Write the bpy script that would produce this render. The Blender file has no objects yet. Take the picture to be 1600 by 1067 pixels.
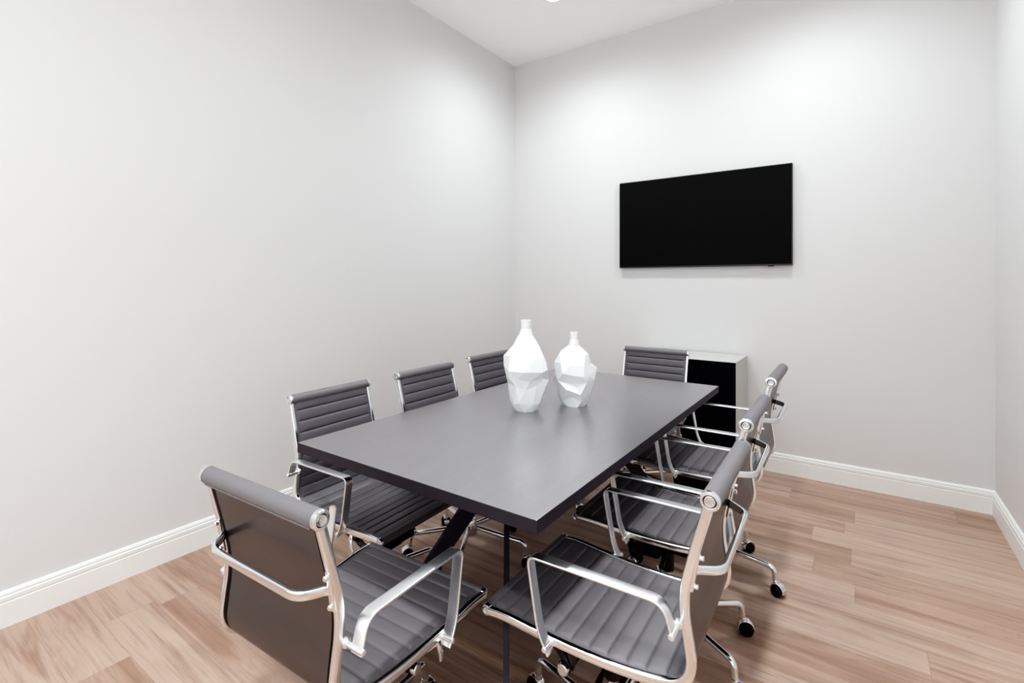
import bpy, bmesh, math, random
from mathutils import Vector, Matrix

random.seed(4)
C = bpy.context.scene.collection
PI = math.pi

# ------------------------------------------------------------------ helpers
def link(name, me, parent=None, mats=()):
    o = bpy.data.objects.new(name, me)
    C.objects.link(o)
    for m in mats:
        me.materials.append(m)
    if parent is not None:
        o.parent = parent
    return o

def obj(name, bm, mats, parent=None, smooth=True, angle=35):
    me = bpy.data.meshes.new(name)
    bmesh.ops.remove_doubles(bm, verts=bm.verts, dist=1e-6)
    bmesh.ops.recalc_face_normals(bm, faces=bm.faces)
    if smooth:
        for f in bm.faces:
            f.smooth = True
        lim = math.radians(angle)
        for e in bm.edges:
            if len(e.link_faces) == 2:
                e.smooth = e.calc_face_angle(0) < lim
            else:
                e.smooth = False
    bm.to_mesh(me)
    bm.free()
    if not isinstance(mats, (list, tuple)):
        mats = (mats,)
    return link(name, me, parent, mats)

def tag(o, label=None, cat=None, group=None, kind=None):
    if label: o['label'] = label
    if cat: o['category'] = cat
    if group: o['group'] = group
    if kind: o['kind'] = kind
    return o

def thing(name, label, cat, loc=(0, 0, 0), rz=0, group=None):
    o = bpy.data.objects.new(name, None)
    o.empty_display_size = 0.1
    C.objects.link(o)
    o.location = loc
    o.rotation_euler = (0, 0, rz)
    return tag(o, label, cat, group)

def box(bm, x0, x1, y0, y1, z0, z1, bev=0.0, seg=2, mi=0):
    r = bmesh.ops.create_cube(bm, size=1.0)
    vs = r['verts']
    for v in vs:
        v.co = Vector((x0 if v.co.x < 0 else x1, y0 if v.co.y < 0 else y1, z0 if v.co.z < 0 else z1))
    fs = set(f for v in vs for f in v.link_faces)
    for f in fs: f.material_index = mi
    if bev > 0:
        es = list(set(e for v in vs for e in v.link_edges))
        b = bmesh.ops.bevel(bm, geom=es, offset=bev, segments=seg, profile=0.5, affect='EDGES')
        for f in b['faces']: f.material_index = mi
    return vs

def cyl(bm, p0, p1, r, r2=None, n=20, bev=0.0, mi=0):
    """capped cylinder / cone between two points, ends optionally rounded"""
    p0 = Vector(p0); p1 = Vector(p1)
    if r2 is None: r2 = r
    ax = (p1 - p0); L = ax.length; ax.normalize()
    u = ax.orthogonal().normalized(); w = ax.cross(u)
    rings = []
    st = [(0, r - bev), (bev, r), (L - bev, r2), (L, r2 - bev)] if bev > 0 else [(0, r), (L, r2)]
    for (t, rr) in st:
        rings.append([bm.verts.new(p0 + ax * t + (u * math.cos(a) + w * math.sin(a)) * rr)
                      for a in [2 * PI * k / n for k in range(n)]])
    for a, b in zip(rings, rings[1:]):
        for k in range(n):
            bm.faces.new((a[k], a[(k + 1) % n], b[(k + 1) % n], b[k])).material_index = mi
    bm.faces.new(rings[0][::-1]).material_index = mi
    bm.faces.new(rings[-1]).material_index = mi

def lathe(bm, pts, n=28, c=(0, 0, 0), mi=0):
    """pts: (r, z) revolve about z"""
    c = Vector(c); rings = []
    for (r, z) in pts:
        if r < 1e-6:
            rings.append([bm.verts.new(c + Vector((0, 0, z)))])
        else:
            rings.append([bm.verts.new(c + Vector((r * math.cos(2 * PI * k / n), r * math.sin(2 * PI * k / n), z))) for k in range(n)])
    for a, b in zip(rings, rings[1:]):
        for k in range(n):
            k2 = (k + 1) % n
            if len(a) == 1 and len(b) == 1: continue
            if len(a) == 1: f = bm.faces.new((a[0], b[k], b[k2]))
            elif len(b) == 1: f = bm.faces.new((a[k], a[k2], b[0]))
            else: f = bm.faces.new((a[k], a[k2], b[k2], b[k]))
            f.material_index = mi

def catmull(pts, sub=8):
    P = [Vector(p) for p in pts]
    P = [P[0] * 2 - P[1]] + P + [P[-1] * 2 - P[-2]]
    out = []
    for i in range(1, len(P) - 2):
        a, b, c, d = P[i - 1], P[i], P[i + 1], P[i + 2]
        for k in range(sub):
            t = k / sub
            out.append(0.5 * ((2 * b) + (c - a) * t + (2 * a - 5 * b + 4 * c - d) * t * t + (3 * b - a - 3 * c + d) * t ** 3))
    out.append(P[-2].copy())
    return out

def fillet(pts, rads, seg=6):
    """polyline with rounded corners"""
    P = [Vector(p) for p in pts]; out = [P[0]]
    for i in range(1, len(P) - 1):
        a = (P[i - 1] - P[i]); b = (P[i + 1] - P[i])
        r = min(rads[i - 1], a.length * .49, b.length * .49)
        a = P[i] + a.normalized() * r; b = P[i] + b.normalized() * r
        for k in range(seg + 1):
            t = k / seg
            out.append(a * (1 - t) ** 2 + P[i] * 2 * t * (1 - t) + b * t * t)
    out.append(P[-1])
    return out

def resample(path, step):
    out = [path[0].copy()]; acc = 0.0
    tot = sum((b - a).length for a, b in zip(path, path[1:]))
    n = max(1, round(tot / step)); st = tot / n; nxt = st
    for a, b in zip(path, path[1:]):
        L = (b - a).length
        while nxt <= acc + L + 1e-9 and len(out) < n:
            out.append(a.lerp(b, (nxt - acc) / L)); nxt += st
        acc += L
    out.append(path[-1].copy())
    return out

def rrect(w, h, r, n=4):
    """rounded rectangle section, list of (a, b)"""
    out = []
    for (cx, cy, a0) in ((w / 2 - r, h / 2 - r, 0), (-w / 2 + r, h / 2 - r, 90), (-w / 2 + r, -h / 2 + r, 180), (w / 2 - r, -h / 2 + r, 270)):
        for k in range(n + 1):
            a = math.radians(a0 + 90 * k / n)
            out.append((cx + r * math.cos(a), cy + r * math.sin(a)))
    return out

def circ(r, n=16):
    return [(r * math.cos(2 * PI * k / n), r * math.sin(2 * PI * k / n)) for k in range(n)]

def sweep(bm, path, section, side=None, mi=0):
    """sweep a closed section along a path. side: fixed lateral axis (section 'a' axis), else transported frame"""
    n = len(path); rings = []; s_prev = None
    for i, p in enumerate(path):
        t = (path[min(i + 1, n - 1)] - path[max(i - 1, 0)]).normalized()
        if side is not None:
            s = Vector(side); s = (s - t * s.dot(t)).normalized()
        else:
            if s_prev is None: s = t.orthogonal().normalized()
            else: s = (s_prev - t * s_prev.dot(t)).normalized()
            s_prev = s
        w = t.cross(s)
        rings.append([bm.verts.new(p + s * a + w * b) for (a, b) in section])
    m = len(section)
    for A, B in zip(rings, rings[1:]):
        for k in range(m):
            bm.faces.new((A[k], A[(k + 1) % m], B[(k + 1) % m], B[k])).material_index = mi
    bm.faces.new(rings[0][::-1]).material_index = mi
    bm.faces.new(rings[-1]).material_index = mi

# ------------------------------------------------------------------ materials
def mat(name, col, rough=.5, metal=0., spec=.5, coat=0., bump=None, ior=None):
    m = bpy.data.materials.new(name); m.use_nodes = True
    nt = m.node_tree; b = nt.nodes['Principled BSDF']
    b.inputs['Base Color'].default_value = (*col, 1)
    b.inputs['Roughness'].default_value = rough
    b.inputs['Metallic'].default_value = metal
    b.inputs['Specular IOR Level'].default_value = spec
    b.inputs['Coat Weight'].default_value = coat
    if ior: b.inputs['IOR'].default_value = ior
    if bump:
        sc, st, dist = bump
        tc = nt.nodes.new('ShaderNodeTexCoord')
        nz = nt.nodes.new('ShaderNodeTexNoise'); nz.inputs['Scale'].default_value = sc; nz.inputs['Detail'].default_value = 4
        bp = nt.nodes.new('ShaderNodeBump'); bp.inputs['Strength'].default_value = st; bp.inputs['Distance'].default_value = dist
        nt.links.new(tc.outputs['Object'], nz.inputs['Vector'])
        nt.links.new(nz.outputs['Fac'], bp.inputs['Height'])
        nt.links.new(bp.outputs['Normal'], b.inputs['Normal'])
    return m

M = {}
M['wall'] = mat('wall_paint', (.73, .723, .725), .9, spec=.2, bump=(260, .06, .002))
M['ceiling'] = mat('ceiling_paint', (.95, .95, .95), .95, spec=.1, bump=(300, .05, .002))
M['trim'] = mat('trim_paint', (.86, .86, .85), .45, spec=.4)
M['chrome'] = mat('polished_aluminium', (.84, .855, .87), .16, metal=1.0)
M['chrome_soft'] = mat('satin_aluminium', (.92, .93, .94), .30, metal=1.0)
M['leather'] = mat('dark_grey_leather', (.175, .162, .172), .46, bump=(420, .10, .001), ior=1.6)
M['leather_upright'] = mat('dark_grey_back_leather', (.125, .117, .130), .46, bump=(420, .10, .001), ior=1.6)  # same leather as the seat, backrest shade put into a darker colour
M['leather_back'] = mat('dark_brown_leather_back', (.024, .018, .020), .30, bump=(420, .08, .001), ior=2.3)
M['leather_edge'] = mat('black_leather_binding', (.008, .006, .012), .5, spec=.25)  # shade along the sling's rear edges, painted as a near-black strip
M['black_metal'] = mat('black_coated_steel', (.012, .010, .018), .38, spec=.5)
M['leg_metal'] = mat('table_leg_steel', (.045, .042, .062), .36, spec=.5)
M['black_plastic'] = mat('black_wheel_plastic', (.012, .010, .011), .42)
M['screen'] = mat('screen_glass', (.022, .021, .021), .55, spec=.06)
M['bezel'] = mat('screen_bezel', (.06, .06, .065), .35, metal=.6)
M['vase'] = mat('white_ceramic', (.73, .73, .73), .5, spec=.3)
M['cab'] = mat('light_grey_laminate', (.56, .56, .54), .5)
M['cab_front'] = mat('black_laminate', (.010, .006, .016), .5, spec=.12)
M['blue'] = mat('blue_sticker', (.05, .12, .35), .5)

def emis(name, col, s):
    m = bpy.data.materials.new(name); m.use_nodes = True
    nt = m.node_tree; nt.nodes.clear()
    e = nt.nodes.new('ShaderNodeEmission'); e.inputs[0].default_value = (*col, 1); e.inputs[1].default_value = s
    o = nt.nodes.new('ShaderNodeOutputMaterial'); nt.links.new(e.outputs[0], o.inputs[0])
    return m
M['lens'] = emis('downlight_lens', (1, .98, .96), 9)

class NB:
    def __init__(s, m): s.nt = m.node_tree
    def n(s, t, **kw):
        x = s.nt.nodes.new(t)
        for k, v in kw.items(): setattr(x, k, v)
        return x
    def l(s, a, b): s.nt.links.new(a, b)
    def math(s, op, a, b=None, c=None):
        x = s.n('ShaderNodeMath', operation=op)
        for i, v in enumerate((a, b, c)):
            if v is None: continue
            if isinstance(v, (int, float)): x.inputs[i].default_value = v
            else: s.l(v, x.inputs[i])
        return x.outputs[0]
    def comb(s, a, b, c=0.0):
        x = s.n('ShaderNodeCombineXYZ')
        for i, v in enumerate((a, b, c)):
            if isinstance(v, (int, float)): x.inputs[i].default_value = v
            else: s.l(v, x.inputs[i])
        return x.outputs[0]
    def noise(s, vec, scale, detail=4, rough=.55, dist=0.0):
        x = s.n('ShaderNodeTexNoise'); s.l(vec, x.inputs['Vector'])
        x.inputs['Scale'].default_value = scale; x.inputs['Detail'].default_value = detail
        x.inputs['Roughness'].default_value = rough; x.inputs['Distortion'].default_value = dist
        return x.outputs['Fac']
    def ramp(s, fac, stops):
        x = s.n('ShaderNodeValToRGB'); s.l(fac, x.inputs[0])
        el = x.color_ramp.elements
        while len(el) < len(stops): el.new(.5)
        for e, (p, c) in zip(el, stops):
            e.position = p; e.color = (*c, 1) if len(c) == 3 else c
        return x.outputs[0]
    def mix(s, fac, a, b, mode='MIX'):
        x = s.n('ShaderNodeMix', data_type='RGBA', blend_type=mode)
        for i, v in ((0, fac), (6, a), (7, b)):
            if isinstance(v, (int, float)): x.inputs[i].default_value = v
            elif isinstance(v, tuple): x.inputs[i].default_value = (*v, 1)
            else: s.l(v, x.inputs[i])
        return x.outputs[2]

def floor_material():
    m = bpy.data.materials.new('plank_floor'); m.use_nodes = True
    b = m.node_tree.nodes['Principled BSDF']; N = NB(m)
    tc = N.n('ShaderNodeTexCoord'); sp = N.n('ShaderNodeSeparateXYZ'); N.l(tc.outputs['Object'], sp.inputs[0])
    x, y = sp.outputs[0], sp.outputs[1]
    W, L = .182, 1.22
    yr = N.math('DIVIDE', y, W); row = N.math('FLOOR', yr); fy = N.math('FRACT', yr)
    wn = N.n('ShaderNodeTexWhiteNoise', noise_dimensions='1D'); N.l(row, wn.inputs['W'])
    xs = N.math('ADD', N.math('DIVIDE', x, L), N.math('MULTIPLY', wn.outputs['Value'], 7.3))
    col = N.math('FLOOR', xs); fx = N.math('FRACT', xs)
    wn2 = N.n('ShaderNodeTexWhiteNoise', noise_dimensions='2D'); N.l(N.comb(row, col), wn2.inputs['Vector'])
    pid = wn2.outputs['Value']
    gx = N.math('ADD', x, N.math('MULTIPLY', pid, 37.0))
    fine = N.noise(N.comb(N.math('MULTIPLY', gx, 1.6), N.math('MULTIPLY', y, 34), pid), 2.2, 8, .6, .4)
    streak = N.noise(N.comb(N.math('MULTIPLY', gx, .50), N.math('MULTIPLY', y, 6.0), N.math('MULTIPLY', pid, 9)), 1.5, 5, .58, 1.2)
    cath = N.noise(N.comb(N.math('MULTIPLY', gx, 1.4), N.math('MULTIPLY', y, 6.0), N.math('MULTIPLY', pid, 5)), 1.1, 2, .45, .9)
    rings = N.math('ABSOLUTE', N.math('SINE', N.math('MULTIPLY', cath, 46.0)))
    base = N.ramp(pid, [(0, (.475, .345, .285)), (.35, (.505, .375, .31)), (.7, (.455, .32, .26)), (1, (.40, .275, .215))])
    s1 = N.ramp(streak, [(.34, (1, 1, 1)), (.50, (0, 0, 0)), (1, (0, 0, 0))])
    c = N.mix(N.math('MULTIPLY', s1, .62), base, (.30, .175, .12))
    s2 = N.ramp(streak, [(.56, (0, 0, 0)), (.74, (1, 1, 1))])
    c = N.mix(N.math('MULTIPLY', s2, .55), c, (.62, .46, .37))
    r1 = N.ramp(rings, [(0, (1, 1, 1)), (.22, (0, 0, 0))])
    gate = N.ramp(pid, [(.55, (0, 0, 0)), (.62, (1, 1, 1))])
    c = N.mix(N.math('MULTIPLY', N.math('MULTIPLY', r1, gate), .22), c, (.30, .18, .13))
    f1 = N.ramp(fine, [(.30, (.80, .80, .80)), (.5, (1, 1, 1)), (.75, (1.04, 1.04, 1.04))])
    c = N.mix(1.0, c, f1, 'MULTIPLY')
    crk = N.noise(N.comb(N.math('MULTIPLY', gx, 2.2), N.math('MULTIPLY', y, 30), N.math('MULTIPLY', pid, 3)), 1.3, 3, .5, .5)
    ck = N.ramp(crk, [(.25, (1, 1, 1)), (.31, (0, 0, 0))])
    c = N.mix(N.math('MULTIPLY', ck, .55), c, (.16, .09, .065))
    ey = N.math('MINIMUM', fy, N.math('SUBTRACT', 1.0, fy)); ex = N.math('MINIMUM', fx, N.math('SUBTRACT', 1.0, fx))
    sy = N.math('LESS_THAN', ey, .007); sx = N.math('LESS_THAN', ex, .0012)
    seam = N.math('MAXIMUM', sy, sx)
    c = N.mix(N.math('MULTIPLY', seam, .28), c, (.20, .12, .09))
    N.l(c, b.inputs['Base Color'])
    b.inputs['Roughness'].default_value = .48
    b.inputs['Specular IOR Level'].default_value = .42
    bp = N.n('ShaderNodeBump'); bp.inputs['Strength'].default_value = .12; bp.inputs['Distance'].default_value = .002
    N.l(N.math('SUBTRACT', fine, seam), bp.inputs['Height']); N.l(bp.outputs[0], b.inputs['Normal'])
    return m
M['floor'] = floor_material()

def table_material():
    m = bpy.data.materials.new('black_oak'); m.use_nodes = True
    b = m.node_tree.nodes['Principled BSDF']; N = NB(m)
    tc = N.n('ShaderNodeTexCoord'); sp = N.n('ShaderNodeSeparateXYZ'); N.l(tc.outputs['Object'], sp.inputs[0])
    v = N.comb(N.math('MULTIPLY', sp.outputs[0], 22), N.math('MULTIPLY', sp.outputs[1], 1.3), N.math('MULTIPLY', sp.outputs[2], 22))
    g = N.noise(v, 3.0, 7, .62, .5)
    c = N.ramp(g, [(.3, (.075, .070, .076)), (.7, (.098, .094, .098))])
    N.l(c, b.inputs['Base Color'])
    r = N.math('ADD', N.math('MULTIPLY', g, .06), .27); N.l(r, b.inputs['Roughness'])
    b.inputs['Specular IOR Level'].default_value = .5; b.inputs['IOR'].default_value = 2.8; b.inputs['Coat Weight'].default_value = 1.0; b.inputs['Coat Roughness'].default_value = .27; b.inputs['Coat IOR'].default_value = 1.95; b.inputs['Coat Tint'].default_value = (1, .982, 1, 1); b.inputs['Specular Tint'].default_value = (1, .985, 1, 1)
    bp = N.n('ShaderNodeBump'); bp.inputs['Strength'].default_value = .05; bp.inputs['Distance'].default_value = .001
    N.l(g, bp.inputs['Height']); N.l(bp.outputs[0], b.inputs['Normal'])
    return m
M['table'] = table_material()
M['table_edge'] = mat('black_oak_edge', (.052, .044, .054), .5, spec=.25, bump=(60, .1, .001))  # same oak as the top; darker, duller copy holds the sides' shade

# ------------------------------------------------------------------ the room
XL, XR, YB, YF, H = -2.789, .656, 4.278, -1.35, 3.573
def slab(name, x0, x1, y0, y1, z0, z1, m):
    bm = bmesh.new(); box(bm, x0, x1, y0, y1, z0, z1)
    o = obj(name, bm, m, smooth=False); o['kind'] = 'structure'; return o
T = .12
slab('floor', XL - T, XR + T, YF - T, YB + T, -.10, 0, M['floor'])
slab('ceiling', XL - T, XR + T, YF - T, YB + T, H, H + .10, M['ceiling'])
slab('wall_left', XL - T, XL, YF - T, YB + T, 0, H, M['wall'])
slab('wall_right', XR, XR + T, YF - T, YB + T, 0, H, M['wall'])
slab('wall_back', XL, XR, YB, YB + T, 0, H, M['wall'])
slab('wall_front', XL, XR, YF - T, YF, 0, H, M['wall'])

BP = [(0, 0), (.015, 0), (.015, .098), (.0115, .101), (.0115, .104), (.0145, .107), (.0145, .122), (.0105, .126), (.0105, .129), (.012, .132), (.009, .140), (.005, .1454), (0, .1454)]
def baseboard(name, a, b, nrm):
    a = Vector(a); b = Vector(b); d = (b - a).normalized(); n = Vector(nrm)
    bm = bmesh.new()
    A = [bm.verts.new(a + n * t + d * t + Vector((0, 0, z))) for t, z in BP]
    B = [bm.verts.new(b + n * t - d * t + Vector((0, 0, z))) for t, z in BP]
    k = len(BP)
    for i in range(k):
        bm.faces.new((A[i], A[(i + 1) % k], B[(i + 1) % k], B[i]))
    bm.faces.new(A); bm.faces.new(B[::-1])
    o = obj(name, bm, M['trim'], smooth=False); o['kind'] = 'structure'
baseboard('baseboard_left', (XL, YF, 0), (XL, YB, 0), (1, 0, 0))
baseboard('baseboard_back', (XL, YB, 0), (XR, YB, 0), (0, -1, 0))
baseboard('baseboard_right', (XR, YF, 0), (XR, YB, 0), (-1, 0, 0))
baseboard('baseboard_front', (XL, YF, 0), (XR, YF, 0), (0, 1, 0))

# ------------------------------------------------------------------ table
TX0, TX1, TY0, TY1, TT, TH = -1.6547, -.6383, 1.0785, 3.0924, .8115, .037
TCX, TCY = (TX0 + TX1) / 2, (TY0 + TY1) / 2
table = thing('conference_table', 'long black wood conference table with slanted steel legs', 'table', (TCX, TCY, 0))
bm = bmesh.new()
box(bm, TX0 - TCX, TX1 - TCX, TY0 - TCY, TY1 - TCY, TT - TH, TT, .0022, 2)
for f in bm.faces:
    f.normal_update()
    f.material_index = 0 if f.normal.z > .5 else 1
obj('tabletop', bm, (M['table'], M['table_edge']), table, smooth=False)
def table_leg(sx, sy, foot):
    """flat steel bar slanting from under the middle of the table out to the floor near a corner"""
    bm = bmesh.new()
    c = Vector((-.012 if sx * sy < 0 else -.016, sy * -.36, 0)) if sy > 0 else Vector((sx * .012, sy * -.42, 0)); u = Vector((sx * .555, sy * -.832, 0)).normalized()
    n = Vector((0, 0, 1)).cross(u)
    zt = TT - TH; hw = .037; th = .010
    s0 = -.02; fw = .030
    prof = [(s0 - hw, zt), (s0 + hw, zt), (s0 + hw + .010, zt - .035), (foot + fw, 0), (foot - fw, 0), (s0 - hw + .004, zt - .06)]
    A = [bm.verts.new(c + u * s + n * th + Vector((0, 0, z))) for s, z in prof]
    B = [bm.verts.new(c + u * s - n * th + Vector((0, 0, z))) for s, z in prof]
    k = len(prof)
    for i in range(k):
        bm.faces.new((A[i], A[(i + 1) % k], B[(i + 1) % k], B[i]))
    bm.faces.new(A); bm.faces.new(B[::-1])
    bmesh.ops.recalc_face_normals(bm, faces=bm.faces)
    obj('leg', bm, M['leg_metal'], table, smooth=False)
for sx, sy in ((-1, 1), (1, 1), (-1, -1), (1, -1)):
    table_leg(sx, sy, .553)
for s in (1, -1):
    bm = bmesh.new(); box(bm, -.09, .09, (-.36 if s > 0 else .42) - .07, (-.36 if s > 0 else .42) + .07, TT - TH - .008, TT - TH, .002, 1)
    obj('mounting_plate', bm, M['leg_metal'], table, smooth=False)

# ------------------------------------------------------------------ vases
def vase(name, label, loc, rings, nseg, seed, folds, rot=0):
    rnd = random.Random(seed)
    bm = bmesh.new(); R = []
    nr = len(rings)
    pull = {}
    for (i, ang, dr, dz, da) in folds:
        k = round((math.radians(ang) - rot) / (2 * PI) * nseg - (.5 if i % 2 else 0)) % nseg
        pull[(i, k)] = (dr, dz, math.radians(da))
    for i, (r, z, jr, jz) in enumerate(rings):
        ring = []
        for k in range(nseg):
            a = 2 * PI * (k + (.5 if i % 2 else 0)) / nseg + rot
            if jr > 0: a += rnd.uniform(-.16, .16)
            rr = r * (1 + rnd.uniform(-jr, jr * .7)); zz = z + rnd.uniform(-jz, jz)
            if (i, k) in pull:
                dr, dz, da = pull[(i, k)]; rr = r + dr; zz = z + dz; a += da
            ring.append(bm.verts.new((rr * math.cos(a), rr * math.sin(a), zz)))
        R.append(ring)
    for i in range(nr - 1):
        A, B = R[i], R[i + 1]
        for k in range(nseg):
            k2 = (k + 1) % nseg
            if i % 2 == 0:
                bm.faces.new((A[k], A[k2], B[k])); bm.faces.new((B[k], A[k2], B[k2]))
            else:
                bm.faces.new((A[k], B[k2], B[k])); bm.faces.new((A[k], A[k2], B[k2]))
    bm.faces.new(R[0][::-1])
    # mouth: rim turned inwards, then an inner wall
    top = R[-1]; zt = rings[-1][1]
    inn = [bm.verts.new((v.co.x * .72, v.co.y * .72, zt)) for v in top]
    low = [bm.verts.new((v.co.x * .62, v.co.y * .62, zt - .06)) for v in top]
    for k in range(nseg):
        k2 = (k + 1) % nseg
        bm.faces.new((top[k], top[k2], inn[k2], inn[k])); bm.faces.new((inn[k], inn[k2], low[k2], low[k]))
    bm.faces.new(low)
    o = obj(name, bm, M['vase'], smooth=False)
    o.location = loc
    tag(o, label, 'vase', 'faceted white vases on the table')
    return o
vase('faceted_vase', 'taller white faceted paper-fold vase with a narrow neck on the black table', (-1.233, 1.987, TT),
     [(.054, 0, .05, 0), (.072, .045, .10, .010), (.090, .105, .12, .020), (.099, .165, .10, .012), (.107, .198, .06, .008), (.088, .245, .12, .014), (.066, .295, .09, .008), (.033, .343, .06, .004), (.0235, .375, .03, 0), (.0245, .4135, .02, 0)],
     10, 11, [(4, -58, .003, -.008, 0), (4, -95, .002, -.010, 0), (4, -20, .003, -.012, 0), (3, -45, -.012, -.02, 0), (3, -80, -.010, -.01, 0), (2, -60, -.012, 0, 6), (5, 212, .016, .004, 0), (4, 215, -.004, .006, 0), (2, 20, .010, .012, 0), (3, 25, .006, -.024, 0)], .2)
vase('faceted_vase', 'shorter, rounder white faceted paper-fold vase on the table', (-1.099, 2.208, TT),
     [(.058, 0, .05, 0), (.073, .034, .10, .010), (.090, .078, .10, .014), (.096, .118, .08, .012), (.099, .158, .07, .008), (.091, .205, .10, .012), (.068, .250, .12, .008), (.026, .285, .06, .004), (.0195, .315, .03, 0), (.0205, .348, .02, 0)],
     9, 23, [(3, -63, -.034, -.010, 0), (4, -45, .004, -.010, 8), (4, -82, .003, .004, -8), (2, -60, -.006, -.014, 0), (2, -95, .004, .010, 0), (1, -58, -.014, .012, 0), (4, 12, .010, .022, 0), (3, 20, .006, .012, 0), (5, 22, -.010, -.004, 0)], .5)

# ------------------------------------------------------------------ office chair (prototype). local: +y forward, origin on the floor under the column
OY = .03
PROF = [(-.338, .905), (-.322, .845), (-.301, .765), (-.286, .695), (-.285, .635), (-.294, .575), (-.299, .530), (-.290, .494), (-.262, .470), (-.215, .459), (-.12, .452), (0, .453), (.10, .459), (.18, .465), (.238, .464)]
PATH = catmull([(0, y + OY, z) for y, z in PROF], 10)
tot = sum((b - a).length for a, b in zip(PATH, PATH[1:]))
PLEAT = .047
NP_ = round(tot / PLEAT); PLEAT = tot / NP_
def half_w(t):            # frame half width, t 0 (top) .. 1 (front)
    return .2185 + .0255 * max(0, (t - .50) / .50) ** .8

def sling(p0, p1):
    """pleated leather between pleat index p0 and p1"""
    per = 12; fine = resample(PATH, tot / (NP_ * 100)); bm = bmesh.new()
    US = [0, .03, .07, .12, .20, .35, .5, .65, .80, .88, .93, .97]
    HS = [0, .0016, .0036, .0047, .0056, .0062, .0064, .0062, .0056, .0047, .0036, .0016]
    idx = [round((p + u) * 100) for p in range(NP_) for u in US] + [NP_ * 100]
    pts = [fine[min(i, len(fine) - 1)] for i in idx]
    n = len(pts)
    xs = [-1, -.97, -.95, -.93, -.91, -.89, -.8] + [-.8 + 1.6 * k / 8 for k in range(1, 8)] + [.8, .89, .91, .93, .95, .97, 1]
    i0, i1 = p0 * per, p1 * per
    F, B = [], []
    for i in range(i0, i1 + 1):
        t = (pts[min(i + 1, n - 1)] - pts[max(i - 1, 0)]).normalized()
        nn = Vector((0, -t.z, t.y)); w = half_w(idx[i] / (NP_ * 100)) - .004
        bul = HS[i % per]
        fr, bk = [], []
        for x in xs:
            ax = abs(x)
            k = 1 if ax < .89 else max(0, 1 - (ax - .89) / .06)
            k = k * k * (3 - 2 * k)
            fr.append(bm.verts.new(pts[i] + nn * (.0035 + (.002 + bul) * k - .002 * (1 - k) * 0 + .004 * (1 - k)) + Vector((x * w, 0, 0))))
            bk.append(bm.verts.new(pts[i] - nn * (.004 + .0015 * math.sin(PI * (i / n) * 3)) + Vector((x * w, 0, 0))))
        F.append(fr); B.append(bk)
    m = len(xs)
    for a in range(len(F) - 1):
        for k in range(m - 1):
            bm.faces.new((F[a][k], F[a][k + 1], F[a + 1][k + 1], F[a + 1][k]))
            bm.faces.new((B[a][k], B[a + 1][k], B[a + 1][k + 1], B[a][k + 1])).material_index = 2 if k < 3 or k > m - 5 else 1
        for k in (0, m - 1):
            bm.faces.new((F[a][k], F[a + 1][k], B[a + 1][k], B[a][k])).material_index = 1
    for a in (0, len(F) - 1):
        for k in range(m - 1):
            bm.faces.new((F[a][k], F[a][k + 1], B[a][k + 1], B[a][k]))
    return bm

def side_rail(s):
    bm = bmesh.new()
    pts = resample(PATH, .012); n = len(pts)
    path = [p + Vector((s * (half_w(i / (n - 1)) + .001), 0, 0)) for i, p in enumerate(pts)]
    sweep(bm, path, rrect(.016, .023, .004, 3), side=(1, 0, 0))
    return bm

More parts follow.
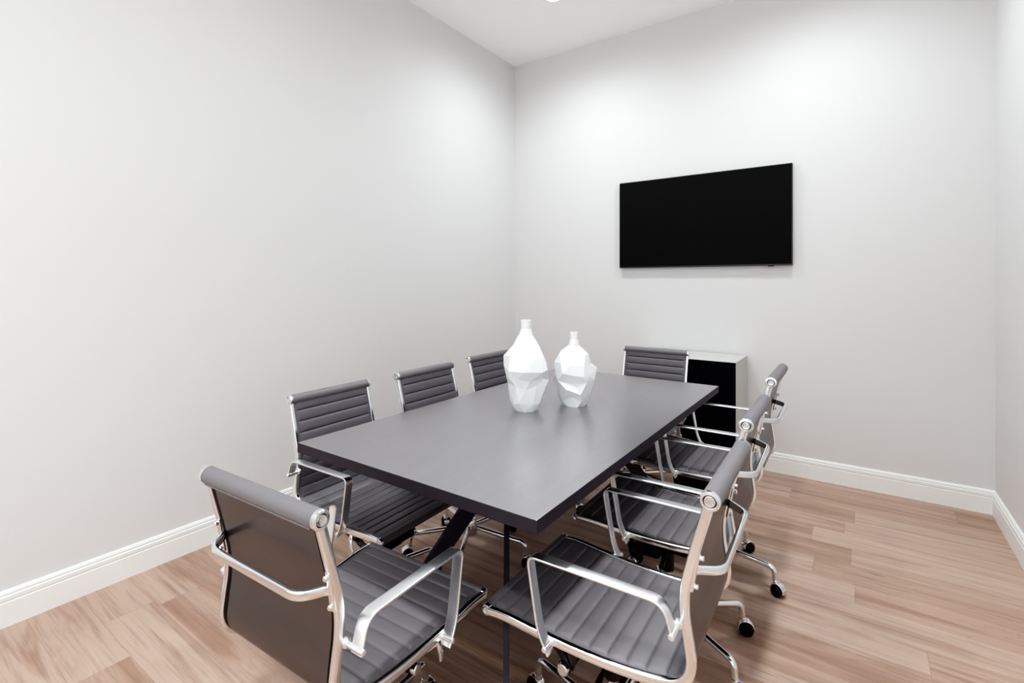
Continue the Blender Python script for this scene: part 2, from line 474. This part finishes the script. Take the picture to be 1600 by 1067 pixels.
UP, BASE = [], []     # names moved by the gas lift / parts turned with the star base
def proto_chair():
    t = thing('office_chair', '', 'chair')
    bend = 10
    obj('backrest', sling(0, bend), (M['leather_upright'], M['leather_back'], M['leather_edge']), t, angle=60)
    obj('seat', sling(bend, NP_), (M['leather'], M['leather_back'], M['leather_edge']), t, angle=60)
    for s in (-1, 1):
        obj('side_frame', side_rail(s), M['chrome'], t, angle=40)
    # head roll and front roll, each with two end caps
    for nm, (y, z), r, w in (('head_roll', (-.339, .909), .0215, .2195), ('front_roll', (.244, .464), .0155, .240)):
        y += OY
        bm = bmesh.new()
        cyl(bm, (-w, y, z), (w, y, z), r, n=28, bev=.002)
        if nm == 'head_roll':      # tucked seam under the roll
            sweep(bm, [Vector((-w + .01, y - .014, z - .017)), Vector((w - .01, y - .014, z - .017))], circ(.003, 8))
        ro = obj(nm, bm, M['leather'], t)
        for s in (-1, 1):
            bm = bmesh.new(); q = r * 1.03
            prof = [(0, .0105), (q * .16, .0105), (q * .19, .0085), (q * .27, .0085), (q * .30, .0105), (q * .52, .0108), (q * .57, .0080), (q * .63, .0080), (q * .68, .0104), (q * .90, .0100), (q, .0075), (q, -.001), (0, -.001)]
            lathe(bm, prof, 32)
            for f in bm.faces:
                rc = (f.calc_center_median().xy).length / q
                if .57 < rc < .63 and f.calc_center_median().z > .006: f.material_index = 1
            bmesh.ops.transform(bm, matrix=Matrix.Translation((s * w, y, z)) @ Matrix.Rotation(s * PI / 2, 4, 'Y'), verts=bm.verts)
            obj('end_cap', bm, (M['chrome'], M['black_metal']), ro)
    # armrests: flat aluminium loops
    for s in (-1, 1):
        bm = bmesh.new(); xa = s * .2605
        p = fillet([(xa, .036 + OY, .437), (xa, .066 + OY, .490), (xa, .097 + OY, .675), (xa, -.252 + OY, .676), (xa, -.272 + OY, .603)], [.034, .026, .034], 8)
        sweep(bm, p, rrect(.034, .0068, .0026, 3), side=(1, 0, 0))
        for (y, z, xin) in ((.044, .452, .234), (-.270, .612, .219)):
            cyl(bm, (s * xin, y + OY, z), (s * .2815, y + OY, z), .0075, n=16, bev=.002)
            cyl(bm, (s * xin, y + OY, z), (s * (xin + .012), y + OY, z), .0115, n=18, bev=.002)
        obj('armrest', bm, M['chrome_soft'], t)
    # bowed brace behind the back
    bm = bmesh.new()
    yb = -.300 + OY; zb = .742
    p = fillet([(-.219, yb, zb), (-.206, yb - .010, zb), (-.172, -.358 + OY, zb - .004), (.172, -.358 + OY, zb - .004), (.206, yb - .010, zb), (.219, yb, zb)], [.012, .03, .03, .012], 6)
    sweep(bm, p, rrect(.022, .013, .0045, 3), side=(0, 0, 1))
    br = obj('back_brace', bm, M['chrome'], t)
    for s in (-1, 1):
        bm = bmesh.new()
        sweep(bm, [Vector((s * .219, yb - .016, zb + .045)), Vector((s * .219, yb - .008, zb)), Vector((s * .219, yb - .001, zb - .045))], rrect(.016, .006, .002, 2), side=(1, 0, 0))
        for dz in (.034, -.034):
            yy = yb - .012 - dz * .18
            cyl(bm, (s * .219, yy + .006, zb + dz), (s * .219, yy - .008, zb + dz), .0065, n=14, bev=.002)
        obj('bolt_plate', bm, M['chrome'], br)
    # tilt mechanism
    bm = bmesh.new()
    box(bm, -.062, .062, -.10, .10, .335, .395, .012, 3)
    cyl(bm, (-.125, .092, .305), (.125, .092, .305), .019, n=20, bev=.003)
    box(bm, -.05, .05, .02, .115, .29, .36, .01, 2)
    for s in (-1, 1):
        for (y0, y1) in ((.035, .063), (-.022, .004)):       # two prongs of each fork
            A = [(s * .228, y0 - .004 + OY, .452), (s * .228, y1 + OY, .452), (s * .115, .112, .318), (s * .115, .075, .300)]
            v1 = [bm.verts.new(Vector(q) + Vector((0, 0, .006))) for q in A]
            v2 = [bm.verts.new(Vector(q) - Vector((s * .010, 0, .012))) for q in A]
            for i in range(4):
                bm.faces.new((v1[i], v1[(i + 1) % 4], v2[(i + 1) % 4], v2[i]))
            bm.faces.new(v1); bm.faces.new(v2[::-1])
        # rear support plate
        A = [(s * .222, -.12, .449), (s * .222, -.07, .447), (s * .055, -.03, .385), (s * .055, -.085, .385)]
        v1 = [bm.verts.new(Vector(q)) for q in A]; v2 = [bm.verts.new(Vector(q) - Vector((0, 0, .012))) for q in A]
        for i in range(4):
            bm.faces.new((v1[i], v1[(i + 1) % 4], v2[(i + 1) % 4], v2[i]))
        bm.faces.new(v1); bm.faces.new(v2[::-1])
    me = obj('tilt_mechanism', bm, M['black_metal'], t)
    for s in (-1, 1):
        bm = bmesh.new()
        cyl(bm, (s * .122, .092, .305), (s * .142, .092, .305), .0165, n=20, bev=.003)
        obj('pivot_cap', bm, M['chrome'], me)
    bm = bmesh.new()
    p = fillet([(.06, .06, .365), (.17, .075, .372), (.222, .09, .418)], [.03], 5)
    sweep(bm, p, circ(.0055, 10))
    p = [Vector((.212, .082, .428)), Vector((.220, .088, .412)), Vector((.224, .094, .385)), Vector((.222, .098, .366))]
    sweep(bm, p, rrect(.017, .008, .0035, 3), side=(0, 1, 0))
    obj('tilt_lever', bm, M['chrome'], me)
    bm = bmesh.new()
    cyl(bm, (-.06, -.02, .36), (-.165, -.03, .352), .005, n=10)
    cyl(bm, (-.15, -.029, .353), (-.195, -.033, .350), .0075, r2=.009, n=12, bev=.002)
    obj('height_lever', bm, M['black_plastic'], me)
    # gas lift sleeve
    bm = bmesh.new()
    lathe(bm, [(0, .345), (.024, .345), (.024, .245), (.021, .240), (0, .240)], 24)
    obj('gas_lift_sleeve', bm, M['black_plastic'], t)
    # hub and star base
    bm = bmesh.new()
    lathe(bm, [(0, .300), (.016, .300), (.016, .175), (.030, .172), (.034, .160), (.036, .100), (.030, .092), (0, .092)], 28)
    obj('base_hub', bm, M['chrome'], t)
    for k in range(5):
        bm = bmesh.new()
        p = fillet([(.028, 0, .136), (.304, 0, .118), (.311, 0, .060)], [.024], 7)
        sweep(bm, p, circ(.0118, 14))
        lg = obj('base_leg', bm, M['chrome'], t); lg.rotation_euler.z = 2 * PI * k / 5
    for k in range(5):
        # caster: chrome hood over twin black wheels; origin on the stem
        bm = bmesh.new()
        cyl(bm, (0, 0, .050), (0, 0, .066), .0135, n=16, bev=.002)
        hood = []
        for i in range(0, 13):
            a = math.radians(-10 + 200 * i / 12)
            hood.append(Vector((-.012 - .0285 * math.cos(a), 0, .0265 + .0285 * math.sin(a))))
        sweep(bm, hood, rrect(.031, .004, .0018, 2), side=(0, 1, 0))
        box(bm, -.030, .008, -.004, .004, .012, .052, .003, 1)
        ca = obj('caster', bm, M['chrome'], t)
        ca.location = (.311 * math.cos(2 * PI * k / 5), .311 * math.sin(2 * PI * k / 5), 0)
        for s in (-1, 1):
            bm = bmesh.new()
            cyl(bm, (-.012, s * .006, .025), (-.012, s * .0235, .025), .025, n=24, bev=.004)
            cyl(bm, (-.012, s * .0232, .025), (-.012, s * .0250, .025), .014, n=20, bev=.0012)
            obj('wheel', bm, M['black_plastic'], ca)
    return t

proto = proto_chair()

def copy_tree(o, parent=None):
    c = o.copy(); C.objects.link(c); c.parent = parent
    for ch in list(o.children):
        copy_tree(ch, c)
    return c

STILL = ('base_hub', 'base_leg', 'caster')
def place(o, x, y, th, dz, star, label, rr):
    # the fitted point is .03 ahead of the column
    o.location = (x - OY * -math.sin(th), y - OY * math.cos(th), 0)
    o.rotation_euler = (0, 0, th)
    o['label'] = label; o['category'] = 'chair'; o['group'] = 'ribbed leather chairs around the table'
    k1 = k2 = 0
    for ch in o.children:
        nm = ch.name.split('.')[0]
        if nm == 'base_leg':
            ch.rotation_euler.z = math.radians(star + 72 * k1) - th; k1 += 1
        elif nm == 'caster':
            a = math.radians(star + 72 * k2) - th
            ch.location = (.311 * math.cos(a), .311 * math.sin(a), 0)
            ch.rotation_euler.z = a + PI + rr[k2]; k2 += 1
        elif nm not in STILL:
            ch.location.z = dz

R = math.radians
CH = [
    (-1.1436, .972, R(2.63), -.007, 168, 'ribbed dark leather chair seen from behind at the near short end of the table'),
    (-.608, 1.4065, R(91.4), .008, 164, 'ribbed dark leather chair on the open-floor table side, beside the near corner of the tabletop'),
    (-.634, 2.026, R(90.8), .030, 42, 'ribbed dark leather chair, middle of the three on the open-floor side of the table'),
    (-.638, 2.642, R(90.5), .070, -8, 'ribbed dark leather chair on the open-floor side of the table, closest to the grey cabinet'),
    (-1.161, 3.276, R(180.1), 0, 270, 'ribbed dark leather chair at the far short end, in front of the grey cabinet'),
    (-1.673, 1.503, R(-88), -.027, 80, 'blank-wall-side ribbed dark leather chair whose pleated seat shows below the tabletop corner'),
    (-1.590, 2.062, R(-88.8), 0, 10, 'ribbed dark leather chair, middle of the three along the long blank wall'),
    (-1.632, 2.711, R(-90), 0, 16, 'ribbed dark leather chair along the blank wall, backrest partly hidden by the taller vase'),
]
rnd = random.Random(9)
trees = [proto] + [copy_tree(proto) for _ in CH[1:]]
for o, c in zip(trees, CH):
    place(o, *c[:5], c[5], [rnd.uniform(-.5, .5) for _ in range(5)])
# one caster of the middle right-hand chair still carries a small blue sticker
for ch in trees[2].children:
    p = ch.matrix_basis.translation
    if ch.name.startswith('caster') and abs(math.degrees(math.atan2(p.y, p.x)) + CH[2][2] * 180 / PI - (42 - 72)) % 360 < 2 or ch.name.startswith('caster') and abs(math.degrees(math.atan2(p.y, p.x)) + CH[2][2] * 180 / PI - (42 - 72)) % 360 > 358:
        bm = bmesh.new(); box(bm, -.022, -.006, -.009, .009, .0565, .0578, .0004, 1)
        obj('sticker', bm, M['blue'], ch)['label'] = 'small blue sticker on the caster hood'

# ------------------------------------------------------------------ wall screen
scr = thing('wall_television', 'large black flat-screen television mounted on the white wall', 'television', (-1.030, YB, 1.8905))
hw, hh = .6455, .3685
bm = bmesh.new(); box(bm, -hw, hw, -.040, -.012, -hh, hh, .003, 2)
bm2 = bmesh.new(); box(bm2, -hw + .006, hw - .006, -.0415, -.039, -hh + .011, hh - .006, .0005, 1)
obj('bezel', bm, M['bezel'], scr, smooth=False)
obj('screen', bm2, M['screen'], scr, smooth=False)
bm = bmesh.new(); box(bm, .49, .53, -.0415, -.030, -hh - .006, -hh + .003, .002, 1)
obj('sensor', bm, M['black_plastic'], scr)
bm = bmesh.new(); box(bm, -.22, .22, -.013, 0, -.2, .2, .002, 1)
obj('wall_mount', bm, M['black_metal'], scr)

# ------------------------------------------------------------------ cabinet
cab = thing('storage_cabinet', 'light grey cabinet with a black front against the wall under the television', 'cabinet', (-1.06, 4.04, 0))
cx0, cx1, cy0, cy1, ch_ = -.385, .380, -.218, .221, .846
bm = bmesh.new()
box(bm, cx0, cx0 + .018, cy0, cy1, .0, ch_ - .0185, .001, 1); box(bm, cx1 - .018, cx1, cy0, cy1, 0, ch_ - .0185, .001, 1)
box(bm, cx0 + .018, cx1 - .018, cy1 - .01, cy1, .05, ch_ - .0185); box(bm, cx0 + .018, cx1 - .018, cy0 + .01, cy1 - .01, .05, .068)
box(bm, cx0 + .018, cx1 - .018, cy0 + .03, cy0 + .045, 0, .05)
obj('carcass', bm, M['cab'], cab)
bm = bmesh.new(); box(bm, cx0, cx1, cy0, cy1, ch_ - .018, ch_, .0015, 1); obj('top_panel', bm, M['cab'], cab)
mid = (cx0 + cx1) / 2
for s in (-1, 1):
    bm = bmesh.new()
    a, b = (cx0, mid - .0015) if s < 0 else (mid + .0015, cx1)
    box(bm, a, b, cy0 - .018, cy0 - .001, .052, ch_ - .002, .001, 1)
    obj('door', bm, M['cab_front'], cab)

# ------------------------------------------------------------------ recessed downlights (fixture + lamp)
def downlight(x, y, label, power, cone):
    t = thing('recessed_downlight', label, 'ceiling light', (x, y, H), 0, 'recessed ceiling downlights')
    bm = bmesh.new(); lathe(bm, [(.058, -.001), (.058, -.006), (.072, -.009), (.086, -.004), (.086, 0), (.058, 0)], 40)
    obj('trim_ring', bm, M['trim'], t)
    bm = bmesh.new(); lathe(bm, [(0, -.020), (.030, -.0175), (.050, -.011), (.0585, -.004), (.0585, 0)], 40)
    obj('lens', bm, M['lens'], t)
    li = bpy.data.lights.new('downlight_lamp', 'SPOT')
    li.energy = power; li.spot_size = R(cone); li.spot_blend = 1.0; li.shadow_soft_size = .09; li.color = (.915, .985, 1.0)
    o = bpy.data.objects.new('downlight_lamp', li); C.objects.link(o); o.location = (x, y, H - .03)
    return t
LY = (3.40, 1.30, -.55)
names = [['round recessed downlight glowing in the ceiling near the far wall corner', 'round recessed downlight in the ceiling above the television wall'],
         ['recessed downlight in the ceiling above the near table end, blank-wall side', 'recessed downlight in the ceiling above the near table end, open-floor side'],
         ['round recessed downlight in the ceiling near the entrance on the blank-wall side', 'round recessed downlight in the ceiling near the entrance on the open-floor side']]
POW = ((62, 62), (34, 132), (66, 60))
for j, y in enumerate(LY):
    for i, x in enumerate((-1.863, -.27) if j == 0 else (-1.45, -.20)):
        downlight(x, y, names[j][i], POW[j][i], 112 if (j, i) == (1, 1) else 171)

fill = bpy.data.lights.new('entrance_light', 'AREA'); fill.shape = 'RECTANGLE'; fill.size = 2.6; fill.size_y = 2.2; fill.color = (.915, .985, 1.0); fill.energy = 20  # added fill lamp, unseen, in front of the closed front wall
fo = bpy.data.objects.new('entrance_light', fill); C.objects.link(fo); fo.location = (-1.07, YF + .04, 1.6); fo.rotation_euler = (PI / 2, 0, 0)

# ------------------------------------------------------------------ camera, world, colour
cam = bpy.data.cameras.new('camera'); co = bpy.data.objects.new('camera', cam); C.objects.link(co)
co.location = (0, 0, 1.40); co.rotation_euler = (PI / 2, 0, .6407)
cam.sensor_fit = 'HORIZONTAL'; cam.sensor_width = 36; cam.lens = 788.84 / 1600 * 36
cam.shift_x = (800 - 754.4) / 1600; cam.shift_y = (440.72 - 533.5) / 1600
cam.clip_start = .02
S = bpy.context.scene; S.camera = co
w = bpy.data.worlds.new('world'); S.world = w; w.use_nodes = True
w.node_tree.nodes['Background'].inputs[0].default_value = (1, 1, 1, 1); w.node_tree.nodes['Background'].inputs[1].default_value = .3
S.view_settings.view_transform = 'Standard'
S.view_settings.look = 'None'
S.view_settings.exposure = 0.57
S.view_settings.use_curve_mapping = True
cm = S.view_settings.curve_mapping
cv = cm.curves[3]
for px, py in ((.02, .004), (.07, .043), (.16, .148), (.40, .435), (.75, .77)):
    cv.points.new(px, py)
cm.update()
S.cycles.max_bounces = 14; S.cycles.diffuse_bounces = 10; S.cycles.glossy_bounces = 8
S.cycles.sample_clamp_indirect = 6
S.cycles.use_denoising = True
